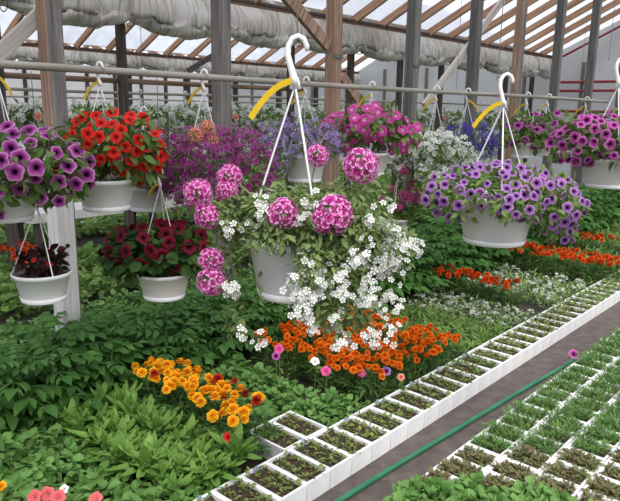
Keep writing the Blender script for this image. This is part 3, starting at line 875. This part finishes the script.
yb = PY+.08
brace(at(-30, 82, yb), at(53, 2, yb), .035, .075, 'wood_pale', 'pale diagonal timber brace at upper left behind the left post')
brace(at(424, 106, yb), at(503, 0, yb), .035, .07, 'wood_pale', 'long pale diagonal brace rising right of the pink petunias')
brace(at(328, 46, PY), at(283, -8, PY), .04, .09, 'wood_brown', 'brown diagonal brace rising left from the orange brown post')
brace(at(342, 76, PY+.1), at(362, 106, PY+.1), .035, .08, 'wood_brown', 'short brown brace slanting down right of the orange brown post')
brace(at(188, 71, 7.0), at(222, 50, 7.0), .03, .07, 'wood_dark', 'thin dark brace behind the pipe left of the second post')

b = MB(); b.tube([(x_, 0, 0) for x_ in (-1, 1, 3, 5, 6.2)], .026, 10); o = b.build('cross_rail', 'wood_plate', None, (0, P2Y+.2, at(20, 76, P2Y+.2)[2])); tag(o, 'brown horizontal timber rail just behind the nearest pipe at left', 'rail')


def curtain(Y, ztop, zbot, x0, label, seed, k=1.0):
    g = np.random.default_rng(seed); n = 420; xs = np.linspace(x0, XE-.1, n); rows = 18
    ph = ((xs-3.5) % 1.15)/1.15; sag = np.sin(PI*ph)**.6
    w1 = sum(np.sin(xs*f+p)*a for f, p, a in ((23, 1, .012), (37, 2, .01), (61, .5, .007), (9, 0, .015)))
    w2 = sum(np.sin(xs*f+p)*a for f, p, a in ((17, 2, .01), (31, 1, .008), (53, .2, .006)))
    R = (.035+.06*sag+w2*.5)*k; zc = zbot+R+(1-sag)*.12*k+w2*.5
    V = []
    for i in range(n):
        pr = []
        for j in range(7):
            u = j/6; z = ztop+(zc[i]-ztop)*u
            y = -.04-.05*math.sin(PI*u)*k*(.5+.5*sag[i])-w1[i]*u*1.4
            pr.append((xs[i], y-R[i]*.6*u, z))
        a0 = math.radians(165)
        for j in range(11):
            a = a0+j*math.radians(22); rr = R[i]*(1+.12*math.sin(j*2.1+xs[i]*19))
            pr.append((xs[i], rr*math.cos(a)*1.15, zc[i]+rr*math.sin(a)))
        V += pr
    f = [(i*rows+j, i*rows+j+1, (i+1)*rows+j+1, (i+1)*rows+j) for i in range(n-1) for j in range(rows-1)]
    b = MB(); b.add(V, f); t = thing('rolled_curtain', (0, Y, 0), label, 'plastic curtain')
    b.build('plastic_roll', 'curtain_film', t, smooth=True)
    for i, x in enumerate(np.arange(3.5-1.15*4, XE-.2, 1.15)):
        if x < x0: continue
        b = MB(); a = np.linspace(0, 2*PI, 13); r = .066*k
        b.tube(np.stack([0*a, r*1.2*np.cos(a)-.01, zbot+.115*k+r*np.sin(a)], 1), .005, 4); b.build('tie', 'wire', t, (x, 0, 0))


curtain(P2Y-.08, P2Z-.03, 2.175, -2.5, 'bulky greyish plastic curtain rolled up under the nearer gutter', 1, 1.0)
curtain(10.4, 2.4, 2.12, 1.5, 'second rolled plastic curtain lower and farther back', 2, .8)

# walls and floor
b = MB(); b.add([(-6, 15.6, 0), (XE, 15.6, 0), (XE, 15.6, 2.5), (-6, 15.6, 2.5)], [(0, 1, 2, 3)]); w = struct(b.build('wall_back', 'wall_film'))
for i in range(16):
    b = MB(); b.box((-.03, -.1, 0), (.03, 0, 2.4)); b.build('stud', 'wood_dark', w, (1.5+i*.8, 15.58, 0))
b = MB(); b.box((-6, -.08, .5), (XE, -.01, .6)); b.build('wall_rail', 'wood_dark', w, (0, 15.58, .3))
b = MB(); b.add([(XE, -1, 0), (XE, 16, 0), (XE, 16, 2.4), (XE, 13, 3.5), (XE, 10.6, 2.42), (XE, 8, 3.65), (XE, 5.6, 2.6), (XE, 3.4, 3.65), (XE, 1.1, 2.5), (XE, -1, 2.5)], [tuple(range(10))]); w = struct(b.build('wall_end', 'gable_film'))
for y in np.arange(0, 15.5, 1.2):
    b = MB(); b.box((-.05, -.03, 0), (0, .03, 2.5)); b.build('stud', 'wood_grey', w, (XE-.01, y, 0))
for z, y0, y1 in ((1.95, 2.6, 5.2), (2.12, 2.6, 5.2), (1.55, 3, 5.4)):
    b = MB(); b.tube([(0, y0, z), (0, y1, z)], .025, 8); tag(b.build('red_pipe', 'pipe_red', None, (XE-.1, 0, 0)), {1.95: 'middle horizontal red pipe on the far end wall', 2.12: 'upper horizontal red pipe on the far end wall', 1.55: 'lowest horizontal red pipe on the far end wall'}[z], 'pipe')
b = MB(); b.tube([(XE-.12, 5.2, 2.62), (XE-.12, 3.4, 3.5), (XE-.12, 1.6, 2.62)], .022, 8); tag(b.build('red_pipe', 'pipe_red'), 'red pipe bent along the roof slope of the far end wall', 'pipe')
b = MB(); b.add([(-30, -30, 0), (60, -30, 0), (60, 60, 0), (-30, 60, 0)], [(0, 1, 2, 3)]); struct(b.build('floor', 'ground'))
b = MB(); b.add([(-1, 1.1, .004), (12, 1.1, .004), (12, 1.5, .004), (-1, 1.5, .004)], [(0, 1, 2, 3)]); struct(b.build('path', 'path'))
b = MB(); b.add([(-1, 4.2, .004), (13, 4.2, .004), (13, 4.42, .004), (-1, 4.42, .004)], [(0, 1, 2, 3)]); struct(b.build('path_cloth', 'cloth_black'))
hp = [atz(x, y, .012) for x, y in ((300, 526), (345, 498), (400, 464), (460, 428), (520, 392), (548, 376), (580, 357))]
hp = [p for p in hp]; b = MB(); tt = np.linspace(0, len(hp)-1, 50); hp = np.array(hp)
pts = np.stack([np.interp(tt, range(len(hp)), hp[:, i]) for i in range(3)], 1); pts[:, 2] = .016
b.tube(pts, .012, 10); tag(b.build('garden_hose', 'hose_green', None, smooth=True), 'green garden hose lying along the grey path', 'hose')

# ------------------------------------------------------------------ seedlings and trays
def tuft(name, mat, tpl, n, r, h, size, seed, lean=.6):
    g = np.random.default_rng(seed); b = MB()
    a = g.random(n)*2*PI; q = np.sqrt(g.random(n)); hh = h*(.25+.75*g.random(n))*(1.1-.5*q)
    p = np.stack([np.cos(a)*q*r, np.sin(a)*q*r, hh], 1)
    d = unit(np.stack([np.cos(a), np.sin(a), np.full(n, lean)], 1)+g.normal(0, .5, (n, 3)))
    b.inst(tpl, p, d, UP+g.normal(0, .3, (n, 3)), size*(.6+.7*g.random(n)))
    for i in range(0, n, 3): b.tube([(p[i][0]*.3, p[i][1]*.3, 0), p[i]], .0012, 3, 1, False)
    return b.mesh(name, [mat, 'stem'])


def tray_shell(wx, wy, h, t=.006):
    b = MB(); x, y = wx/2, wy/2; tp = .0012
    def ring(ix, z): return [(-x+ix, -y+ix, z), (x-ix, -y+ix, z), (x-ix, y-ix, z), (-x+ix, y-ix, z)]
    f = [(i*4+j, i*4+(j+1) % 4, i*4+4+(j+1) % 4, i*4+4+j) for i in range(5) for j in range(4)]+[(3, 2, 1, 0), (20, 21, 22, 23)]
    b.add(ring(tp*2, 0)+ring(tp, h-.012)+ring(0, h-.011)+ring(0, h)+ring(t, h)+ring(t+.004, .02), f)
    return b


def soil_slab(wx, wy, z):
    b = MB(); g = np.random.default_rng(3); n = 8; v = []
    for i in range(n+1):
        for j in range(n+1): v.append((-wx/2+wx*i/n, -wy/2+wy*j/n, z+g.normal(0, .003)))
    f = [(i*(n+1)+j, (i+1)*(n+1)+j, (i+1)*(n+1)+j+1, i*(n+1)+j+1) for i in range(n) for j in range(n)]
    b.add(v, f); return b


SEED = [tuft('seedling', 'leaf_seedling', L_SMALL, 12, .03, .03, .024, 80+i) for i in range(3)]
SEED2 = [tuft('seedling', 'leaf_fine', L_SMALL, 12, .03, .03, .024, 84+i) for i in range(2)]
TP, TW, TH = .14, .235, .088
shell = tray_shell(TP-.0006, TW, TH, .0105).mesh('tray_shell', 'tray_white'); soil = soil_slab(TP-.024, TW-.026, TH-.013).mesh('soil', 'soil')
g = np.random.default_rng(11)
pl = MB(); pl.box((-.007, -.0008, 0), (.007, .0008, .05)); plm = pl.mesh('plant_label', 'tag_blue'); pl = MB(); pl.box((-.007, -.0008, 0), (.007, .0008, .06)); plw = pl.mesh('plant_label', 'tag_white')


def seed_tray(x, y, sh, so, th, wx, wy, seeds, nx, ny, ssc, label, group, lab=None):
    t = thing('seedling_tray', (x, y, .004), label, 'seedling tray', group)
    link('tray_shell', sh, t); link('soil', so, t)
    for i in range(nx):
        for j in range(ny):
            o = link('seedling', seeds[g.integers(len(seeds))], t, ((i+.5)/nx*wx*.84-wx*.42+g.normal(0, .006), (j+.5)/ny*wy*.86-wy*.43+g.normal(0, .006), th))
            o.rotation_euler = (0, 0, g.random()*6.28); s = ssc*(.85+.5*g.random()); o.scale = (s, s, s)
    if lab:
        o = link('plant_label', lab, t, (0, wy*.44, th-.015)); o.rotation_euler = (g.normal(0, .15), g.normal(0, .1), -.6+g.normal(0, .3))
    return t


yc = 1.475+TW/2
k = 0
for x in np.arange(1.23, 7.2, TP):
    gre = (x > 2.2 and int(x/.3) % 3 == 1) or x > 4.6
    seed_tray(x+TP/2, yc, shell, soil, TH-.014, TP, TW, SEED2+SEED if gre else SEED, 2, 4, .74 if x < 4 else .8,
              'white tray of young seedlings in the long row edging the path', 'trays edging the path', plm if k % 2 == 0 and x < 3.3 else None); k += 1
for i, x in enumerate((1.79, 1.93)):
    seed_tray(x+TP/2-.02, yc+TW+.005, shell, soil, TH-.018, TP, TW, SEED, 2, 4, .7, ['first brown soil tray set behind the path-edge row', 'second brown soil tray set behind the path-edge row, nearer marigolds'][i], None)

# right bed: flats of bushier seedlings, three rows along the path
FERN = [tuft('seedling', 'leaf_fern', L_NARROW, 60, .028, .05, .026, 90+i, 1.1) for i in range(3)]
BROWN = [tuft('seedling', 'leaf_brown', L_OVATE, 44, .03, .034, .024, 94+i, .6) for i in range(3)]
BRIGHT = [tuft('seedling', 'leaf_round', L_ROUND, 40, .042, .055, .034, 97+i, .8) for i in range(2)]
rs = tray_shell(.138, .164, .07, .011).mesh('tray_shell', 'tray_white'); rso = soil_slab(.112, .138, .055).mesh('soil', 'soil')
for c in range(4):
    yy = 1.2-.0825-c*.168
    for x in np.arange(1.62, 5.9, .14):
        edge_b, edge_f = 2.02+.1*c, 2.42+.12*c
        if x < edge_b: kind, sd, sc_, gp = 'bright green leafy', BRIGHT, 1.15, 'bright green flats'
        elif x < edge_f: kind, sd, sc_, gp = 'reddish brown leaved', BROWN, 1.0, 'brown leaved flats'
        else: kind, sd, sc_, gp = 'fine dark green', FERN, 1.0, 'fine green flats'
        where = ['in the row nearest the hose', 'in the second row from the hose', 'in the third row from the hose', 'in the fourth row from the hose'][c]
        seed_tray(x, yy, rs, rso, .054, .14, .165, sd, 2, 3, sc_*.8, f'white flat of {kind} seedlings {where}', f'{gp} {where}', plw if (g.random() < .06) else None)

# ------------------------------------------------------------------ bed plants
def plant_mesh(kind, seed):
    g = np.random.default_rng(seed); b = MB()
    if kind == 'tomato':
        n = 15; a = np.arange(n)*2.4+g.random()*6; z = np.linspace(.08, .3, n); L = np.linspace(.24, .15, n)*(.9+.25*g.random(n))
        d = np.stack([np.cos(a), np.sin(a), .35+.6*(z/.3)], 1)+g.normal(0, .12, (n, 3))
        b.tube([(0, 0, 0), (.005, .004, .15), (0, .01, .31)], [.006, .005, .003], 5, 1, False)
        b.inst(L_TOMATO, np.stack([0*z, 0*z, z], 1), d, UP+g.normal(0, .15, (n, 3)), L)
        return b.mesh('tomato_plant', ['leaf_tomato', 'stem'])
    if kind == 'lettuce':
        n = 24; a = np.arange(n)*2.4+g.random()*6; e = np.linspace(.55, 1.5, n)+g.normal(0, .2, n); L = .12*(.6+.6*g.random(n))
        d = np.stack([np.cos(a)*np.cos(e), np.sin(a)*np.cos(e), np.sin(e)], 1); z = np.stack([-np.cos(a)*np.sin(e), -np.sin(a)*np.sin(e), np.cos(e)], 1)
        b.inst(L_LONG, d*.01+[0, 0, .05], d, z, np.stack([L*1.0, L, L], 1)); b.tube([(0, 0, 0), (0, 0, .06)], .008, 5, 1, False)
        return b.mesh('leafy_plant', ['leaf_lettuce', 'stem'])
    if kind == 'round':
        return tuft('round_leaved_plant', 'leaf_round', L_ROUND, 60, .07, .12, .042, seed, .6)
    if kind == 'marigold':
        return tuft('foliage', 'leaf_marigold', L_NARROW, 80, .075, .17, .05, seed, .6)
    if kind == 'fine':
        return tuft('fine_leaved_plant', 'leaf_fine', L_NARROW, 60, .07, .1, .05, seed, .9)
    if kind == 'alyssum':
        return tuft('foliage', 'leaf_pale', L_NARROW, 44, .075, .09, .04, seed, .8)
    if kind == 'pale':
        return tuft('bedding_plant', 'leaf_round', L_ROUND, 110, .09, .13, .036, seed, .6)
    if kind == 'far':
        return tuft('bedding_plant', 'leaf_fine', L_ROUND, 120, .12, .13, .045, seed, .6)


PM = {k: [plant_mesh(k, 200+i*7+len(k)) for i in range(4)] for k in ('tomato', 'lettuce', 'round', 'marigold', 'fine', 'alyssum', 'pale', 'far')}
g = np.random.default_rng(21)


def grid(x0, x1, y0, y1, s, jit=.25):
    nx, ny = max(1, round((x1-x0)/s)), max(1, round((y1-y0)/s))
    for i in range(nx):
        for j in range(ny):
            yield x0+(i+.5)/nx*(x1-x0)+g.normal(0, s*jit*.5), y0+(j+.5)/ny*(y1-y0)+g.normal(0, s*jit*.5)


def simple(kind, name, pts, label, cat, group, sc=1.0):
    for x, y in pts:
        o = link(name, PM[kind][g.integers(4)], None, (x, y, 0)); o.rotation_euler = (0, 0, g.random()*6.28)
        s = sc*(.8+.4*g.random()); o.scale = (s, s, s*(.9+.2*g.random())); tag(o, label, cat, group)


def marigolds(pts, fm, nfl, fs, label, group, sc=1.0, fl_h=.17):
    for x, y in pts:
        t = thing('marigold_plant', (x, y, 0), label, 'marigold', group, g.random()*6.28)
        f = link('foliage', PM['marigold'][g.integers(4)], t); f.scale = (sc, sc, sc)
        for k in range(g.integers(nfl[0], nfl[1]+1)):
            a = g.random()*6.28; q = math.sqrt(g.random())*.075*sc
            d = unit(np.array([math.cos(a)*q*5, math.sin(a)*q*5, .8])+g.normal(0, .15, 3))
            place_flower(fm[g.integers(len(fm))], t, (math.cos(a)*q, math.sin(a)*q, sc*(fl_h+.03*g.random()-q*.35)), d, fs*(.8+.4*g.random()), g)


B0, B1 = 1.73, 2.66
simple('round', 'round_leaved_plant', list(grid(.55, 1.22, 1.62, 2.85, .11)), 'low round-leaved green plant at the bottom left corner of the bed', 'bedding plant', 'round leaved plants bottom left', 1.0)
simple('lettuce', 'leafy_plant', list(grid(1.22, 1.6, 1.76, 2.72, .095)), 'light green upright long-leaved plant in front of yellow marigolds', 'leafy plant', 'light green leafy plants', 1.0)
simple('round', 'round_leaved_plant', list(grid(1.24, 1.55, 1.72, 1.95, .1)), 'round-leaved green plant beside the nearest path-edge trays', 'bedding plant', 'round leaved plants by near trays', .9)
marigolds(list(grid(1.62, 1.82, 1.86, 2.62, .1)), [FM['marigold_yellow']]*9+[FM['marigold_brick']], (4, 6), .021, 'golden yellow marigold plant in the short row at lower left', 'golden marigolds', 1.15, .21)
simple('round', 'round_leaved_plant', list(grid(1.86, 2.3, 1.97, B1, .105)), 'round-leaved green plant between golden and orange marigolds', 'bedding plant', 'round leaved plants between marigolds', .95)
simple('round', 'round_leaved_plant', list(grid(2.07, 2.4, B0, 1.97, .1)), 'round-leaved green plant beside trays in front of orange marigolds', 'bedding plant', 'round leaved plants by trays', .85)
marigolds(list(grid(2.46, 3.3, 1.74, 2.64, .115)), [FM['marigold_orange']], (6, 9), .0175, 'orange marigold plant in the big patch under the pink flowered basket', 'orange marigolds under basket', 1.0, .19)
simple('fine', 'fine_leaved_plant', list(grid(3.36, 4.0, B0, B1, .11)), 'low fine-leaved green plant right of the big orange marigold patch', 'bedding plant', 'fine leaved plants right of marigolds', .9)


def alyssum(pts, label, group, sc=1.0):
    for x, y in pts:
        t = thing('alyssum_plant', (x, y, 0), label, 'alyssum', group, g.random()*6.28)
        f = link('foliage', PM['alyssum'][g.integers(4)], t); f.scale = (sc, sc, sc)
        for k in range(4):
            a = g.random()*6.28; q = math.sqrt(g.random())*.07*sc
            place_flower(WHIT[g.integers(3)], t, (math.cos(a)*q, math.sin(a)*q, sc*(.1-q*.3)), (0, 0, 1), .018, g, 'blossom')


alyssum(list(grid(4.0, 4.5, B0, B1, .125)), 'pale green plant flecked with white bloom before the first orange row', 'white flecked plants before orange row', .95)
marigolds(list(grid(4.52, 4.74, 2.02, 2.72, .12)), [FM['marigold_deep']], (4, 6), .02, 'deep orange marigold in short row left of the violet basket pot', 'deep orange marigolds nearest row', 1.0, .2)
alyssum(list(grid(4.78, 5.62, B0, B1, .15)), 'pale green plant flecked with white bloom between two orange rows', 'white flecked plants between orange rows', 1.1)
marigolds(list(grid(5.72, 6.12, 1.6, 2.66, .14)), [FM['marigold_deep']], (4, 7), .021, 'deep orange marigold in the long row right of the violet basket', 'deep orange marigolds second row', 1.1, .21)
simple('fine', 'fine_leaved_plant', list(grid(6.18, 6.8, 1.75, 2.66, .16)), 'green plant between the second and third deep orange marigold rows', 'bedding plant', 'green plants between far orange rows', 1.25)
marigolds(list(grid(6.85, 7.1, 1.75, 2.6, .15)), [FM['marigold_deep']], (3, 5), .022, 'deep orange marigold in the farthest row at the right edge', 'deep orange marigolds farthest row', 1.1, .21)
simple('fine', 'fine_leaved_plant', list(grid(7.2, 9.0, 1.6, 2.66, .2)), 'green plant beyond the farthest marigold row', 'bedding plant', 'green plants past marigold rows', 1.5)
# tall leafy row
simple('tomato', 'tomato_plant', list(grid(.75, 3.6, 2.74, 3.28, .155)), 'dark green drooping-leaved plant in the tall row at left', 'tomato plant', 'tall dark row left', .95)
simple('tomato', 'tomato_plant', list(grid(3.6, 6.6, 2.74, 3.28, .175)), 'dark green bushy plant in the tall row behind fine-leaved beds', 'tomato plant', 'tall dark row middle', 1.15)
simple('tomato', 'tomato_plant', list(grid(6.6, 11.5, 2.7, 3.28, .22)), 'dark green bushy plant in the tall row at far right', 'tomato plant', 'tall dark row right', 1.35)
# beds past the posts
simple('pale', 'bedding_plant', list(grid(1.4, 7.0, 3.5, 4.2, .18)), 'mid green plant in the low bed just behind the post row', 'bedding plant', 'low bed behind posts', 1.0)
simple('far', 'bedding_plant', list(grid(1.6, 7.0, 4.42, 6.0, .3)), 'green plant in the wide bed past the black cloth strip', 'bedding plant', 'wide bed past black strip', 1.3)
marigolds(list(grid(2.25, 2.55, 5.1, 5.9, .16)), [FM['marigold_deep']], (3, 4), .03, 'orange marigold at far left edge past the black strip', 'orange marigolds far left', 1.1, .22)
simple('far', 'bedding_plant', list(grid(7.0, 12.8, 3.6, 6.2, .45)), 'leafy green plant in the far right beds behind the tall row', 'bedding plant', 'far right beds', 2.0)


def cover(x0, x1, y0, y1, n, tpl, size, mat, h, label, wf=0):
    gg = np.random.default_rng(int(y0*10)); b = MB()
    p = np.stack([x0+(x1-x0)*gg.random(n), y0+(y1-y0)*gg.random(n), h*gg.random(n)], 1)
    p[:, 2] *= .6+.4*np.sin(p[:, 0]*7)*np.sin(p[:, 1]*6)
    d = gg.normal(0, 1, (n, 3))*[1, 1, .4]+[0, 0, .5]
    b.inst(tpl, p, d, UP+gg.normal(0, .3, (n, 3)), size*(.6+.8*gg.random(n)))
    if wf:
        q = np.stack([x0+(x1-x0)*gg.random(wf), y0+(y1-y0)*gg.random(wf), h*(.75+.4*gg.random(wf))], 1)
        b.inst(FLORET, q, gg.normal(0, 1, (wf, 3))*[1, 1, .2], UP-HF*.5+gg.normal(0, .3, (wf, 3)), .03, 1)
    o = stuff(b.build('bed_foliage', [mat, 'pet_offwhite'])); tag(o, label, 'plants')


cover(2.2, 13, 6.75, 9.4, 11000, L_OVATE, .12, 'leaf_fine', .2, 'green bed plants beneath the second pipe', 500)
cover(3.2, 13, 10.0, 15.2, 12000, L_OVATE, .17, 'leaf_lettuce', .3, 'green plants in the farthest beds by the back wall', 900)
# low bench edge between the two beds
zb = at(115, 214, 6.15)[2]
t = thing('plant_bench', (0, 6.15, 0), 'low whitish plank bench edge behind the red petunia basket', 'bench')
b = MB(); b.box((2.75, 0, zb), (5.6, .5, zb+.09)); b.build('plank', 'wood_white', t)
for x in (2.85, 4.2, 5.5):
    for y in (.03, .44):
        b = MB(); b.box((x-.03, y, 0), (x+.03, y+.06, zb)); b.build('leg', 'wood_dark', t)

# loose bright blooms on the ground plants
def bloom(px, py, z, me, size, label, cat='flower'):
    p = atz(px, py, z); t = thing('petunia_plant', (p[0], p[1], 0), label, 'petunia plant')
    b = MB(); b.tube([(0, 0, 0), (.004, 0, z*.6), (0, 0, z-.01)], .0022, 5, 0, False)
    gg = np.random.default_rng(int(px)); b.inst(L_OVATE, np.stack([0*gg.random(7), 0*gg.random(7), z*(.3+.6*gg.random(7))], 1), gg.normal(0, 1, (7, 3))+[0, 0, .3], UP+gg.normal(0, .2, (7, 3)), .045, 1)
    b.build('stem', ['stem', 'leaf_petunia'], t)
    place_flower(me, t, (0, 0, z), unit(-HF+UP*.9+gg.normal(0, .2, 3)), size, gg)


bloom(326, 371, .2, FM['hotpink'], .027, 'single hot pink bloom in front of orange marigolds')
bloom(315, 361, .2, FM['whitepet'], .025, 'single white bloom beside the hot pink one at orange marigolds')
bloom(362, 373, .17, FM['pink'], .022, 'small pink bloom below the orange marigolds, near the trays')
bloom(386, 371, .17, FM['violet'], .026, 'violet bloom below the orange marigolds, near the trays')
bloom(279, 349, .24, FM['hotpink'], .026, 'upper hot pink bloom left of the orange marigolds')
bloom(276, 356, .22, FM['magenta'], .022, 'lower magenta bloom left of the orange marigolds')
bloom(401, 377, .15, FM['salmonpet'], .02, 'pale salmon bloom beside the tray row below marigolds')
bloom(228, 437, .17, FM['red'], .022, 'single red bloom among the light green leafy plants')
bloom(574, 354, .12, FM['magenta'], .03, 'single magenta bloom in the right bed beside the path')
for k, (px, py, fm, lab) in enumerate([(34, 497, 'coral', 'left one of the coral pink blooms at bottom left corner'), (47, 494, 'coral', 'middle coral pink bloom at bottom left corner'), (58, 497, 'coral', 'right one of the close coral blooms at bottom left'), (95, 499, 'coral', 'lone coral bloom farther along the bottom edge'), (2, 486, 'marigold_yellow', 'yellow bloom at left edge near the bottom'), (64, 489, 'whitepet', 'tiny white bloom above the coral blooms')]):
    bloom(px, py, .16, FM[fm], .026 if fm == 'coral' else .016, lab)

# ------------------------------------------------------------------ light
w = bpy.data.worlds.new('world'); S.world = w; w.use_nodes = True
bg = w.node_tree.nodes['Background']; bg.inputs[0].default_value = lin((243, 245, 252)); bg.inputs[1].default_value = .85
sd = bpy.data.lights.new('sun', 'SUN'); so_ = bpy.data.objects.new('sun', sd); COL.objects.link(so_)
sd.energy = 2.4; sd.angle = math.radians(35); sd.color = (1, .97, .92)
so_.rotation_euler = Vector((.35, .55, -1.0)).to_track_quat('-Z', 'Y').to_euler()
S.view_settings.view_transform = 'Standard'; S.view_settings.look = 'None'; S.view_settings.gamma = 1; S.view_settings.exposure = 0.5
S.cycles.max_bounces = 8; S.cycles.transparent_max_bounces = 12
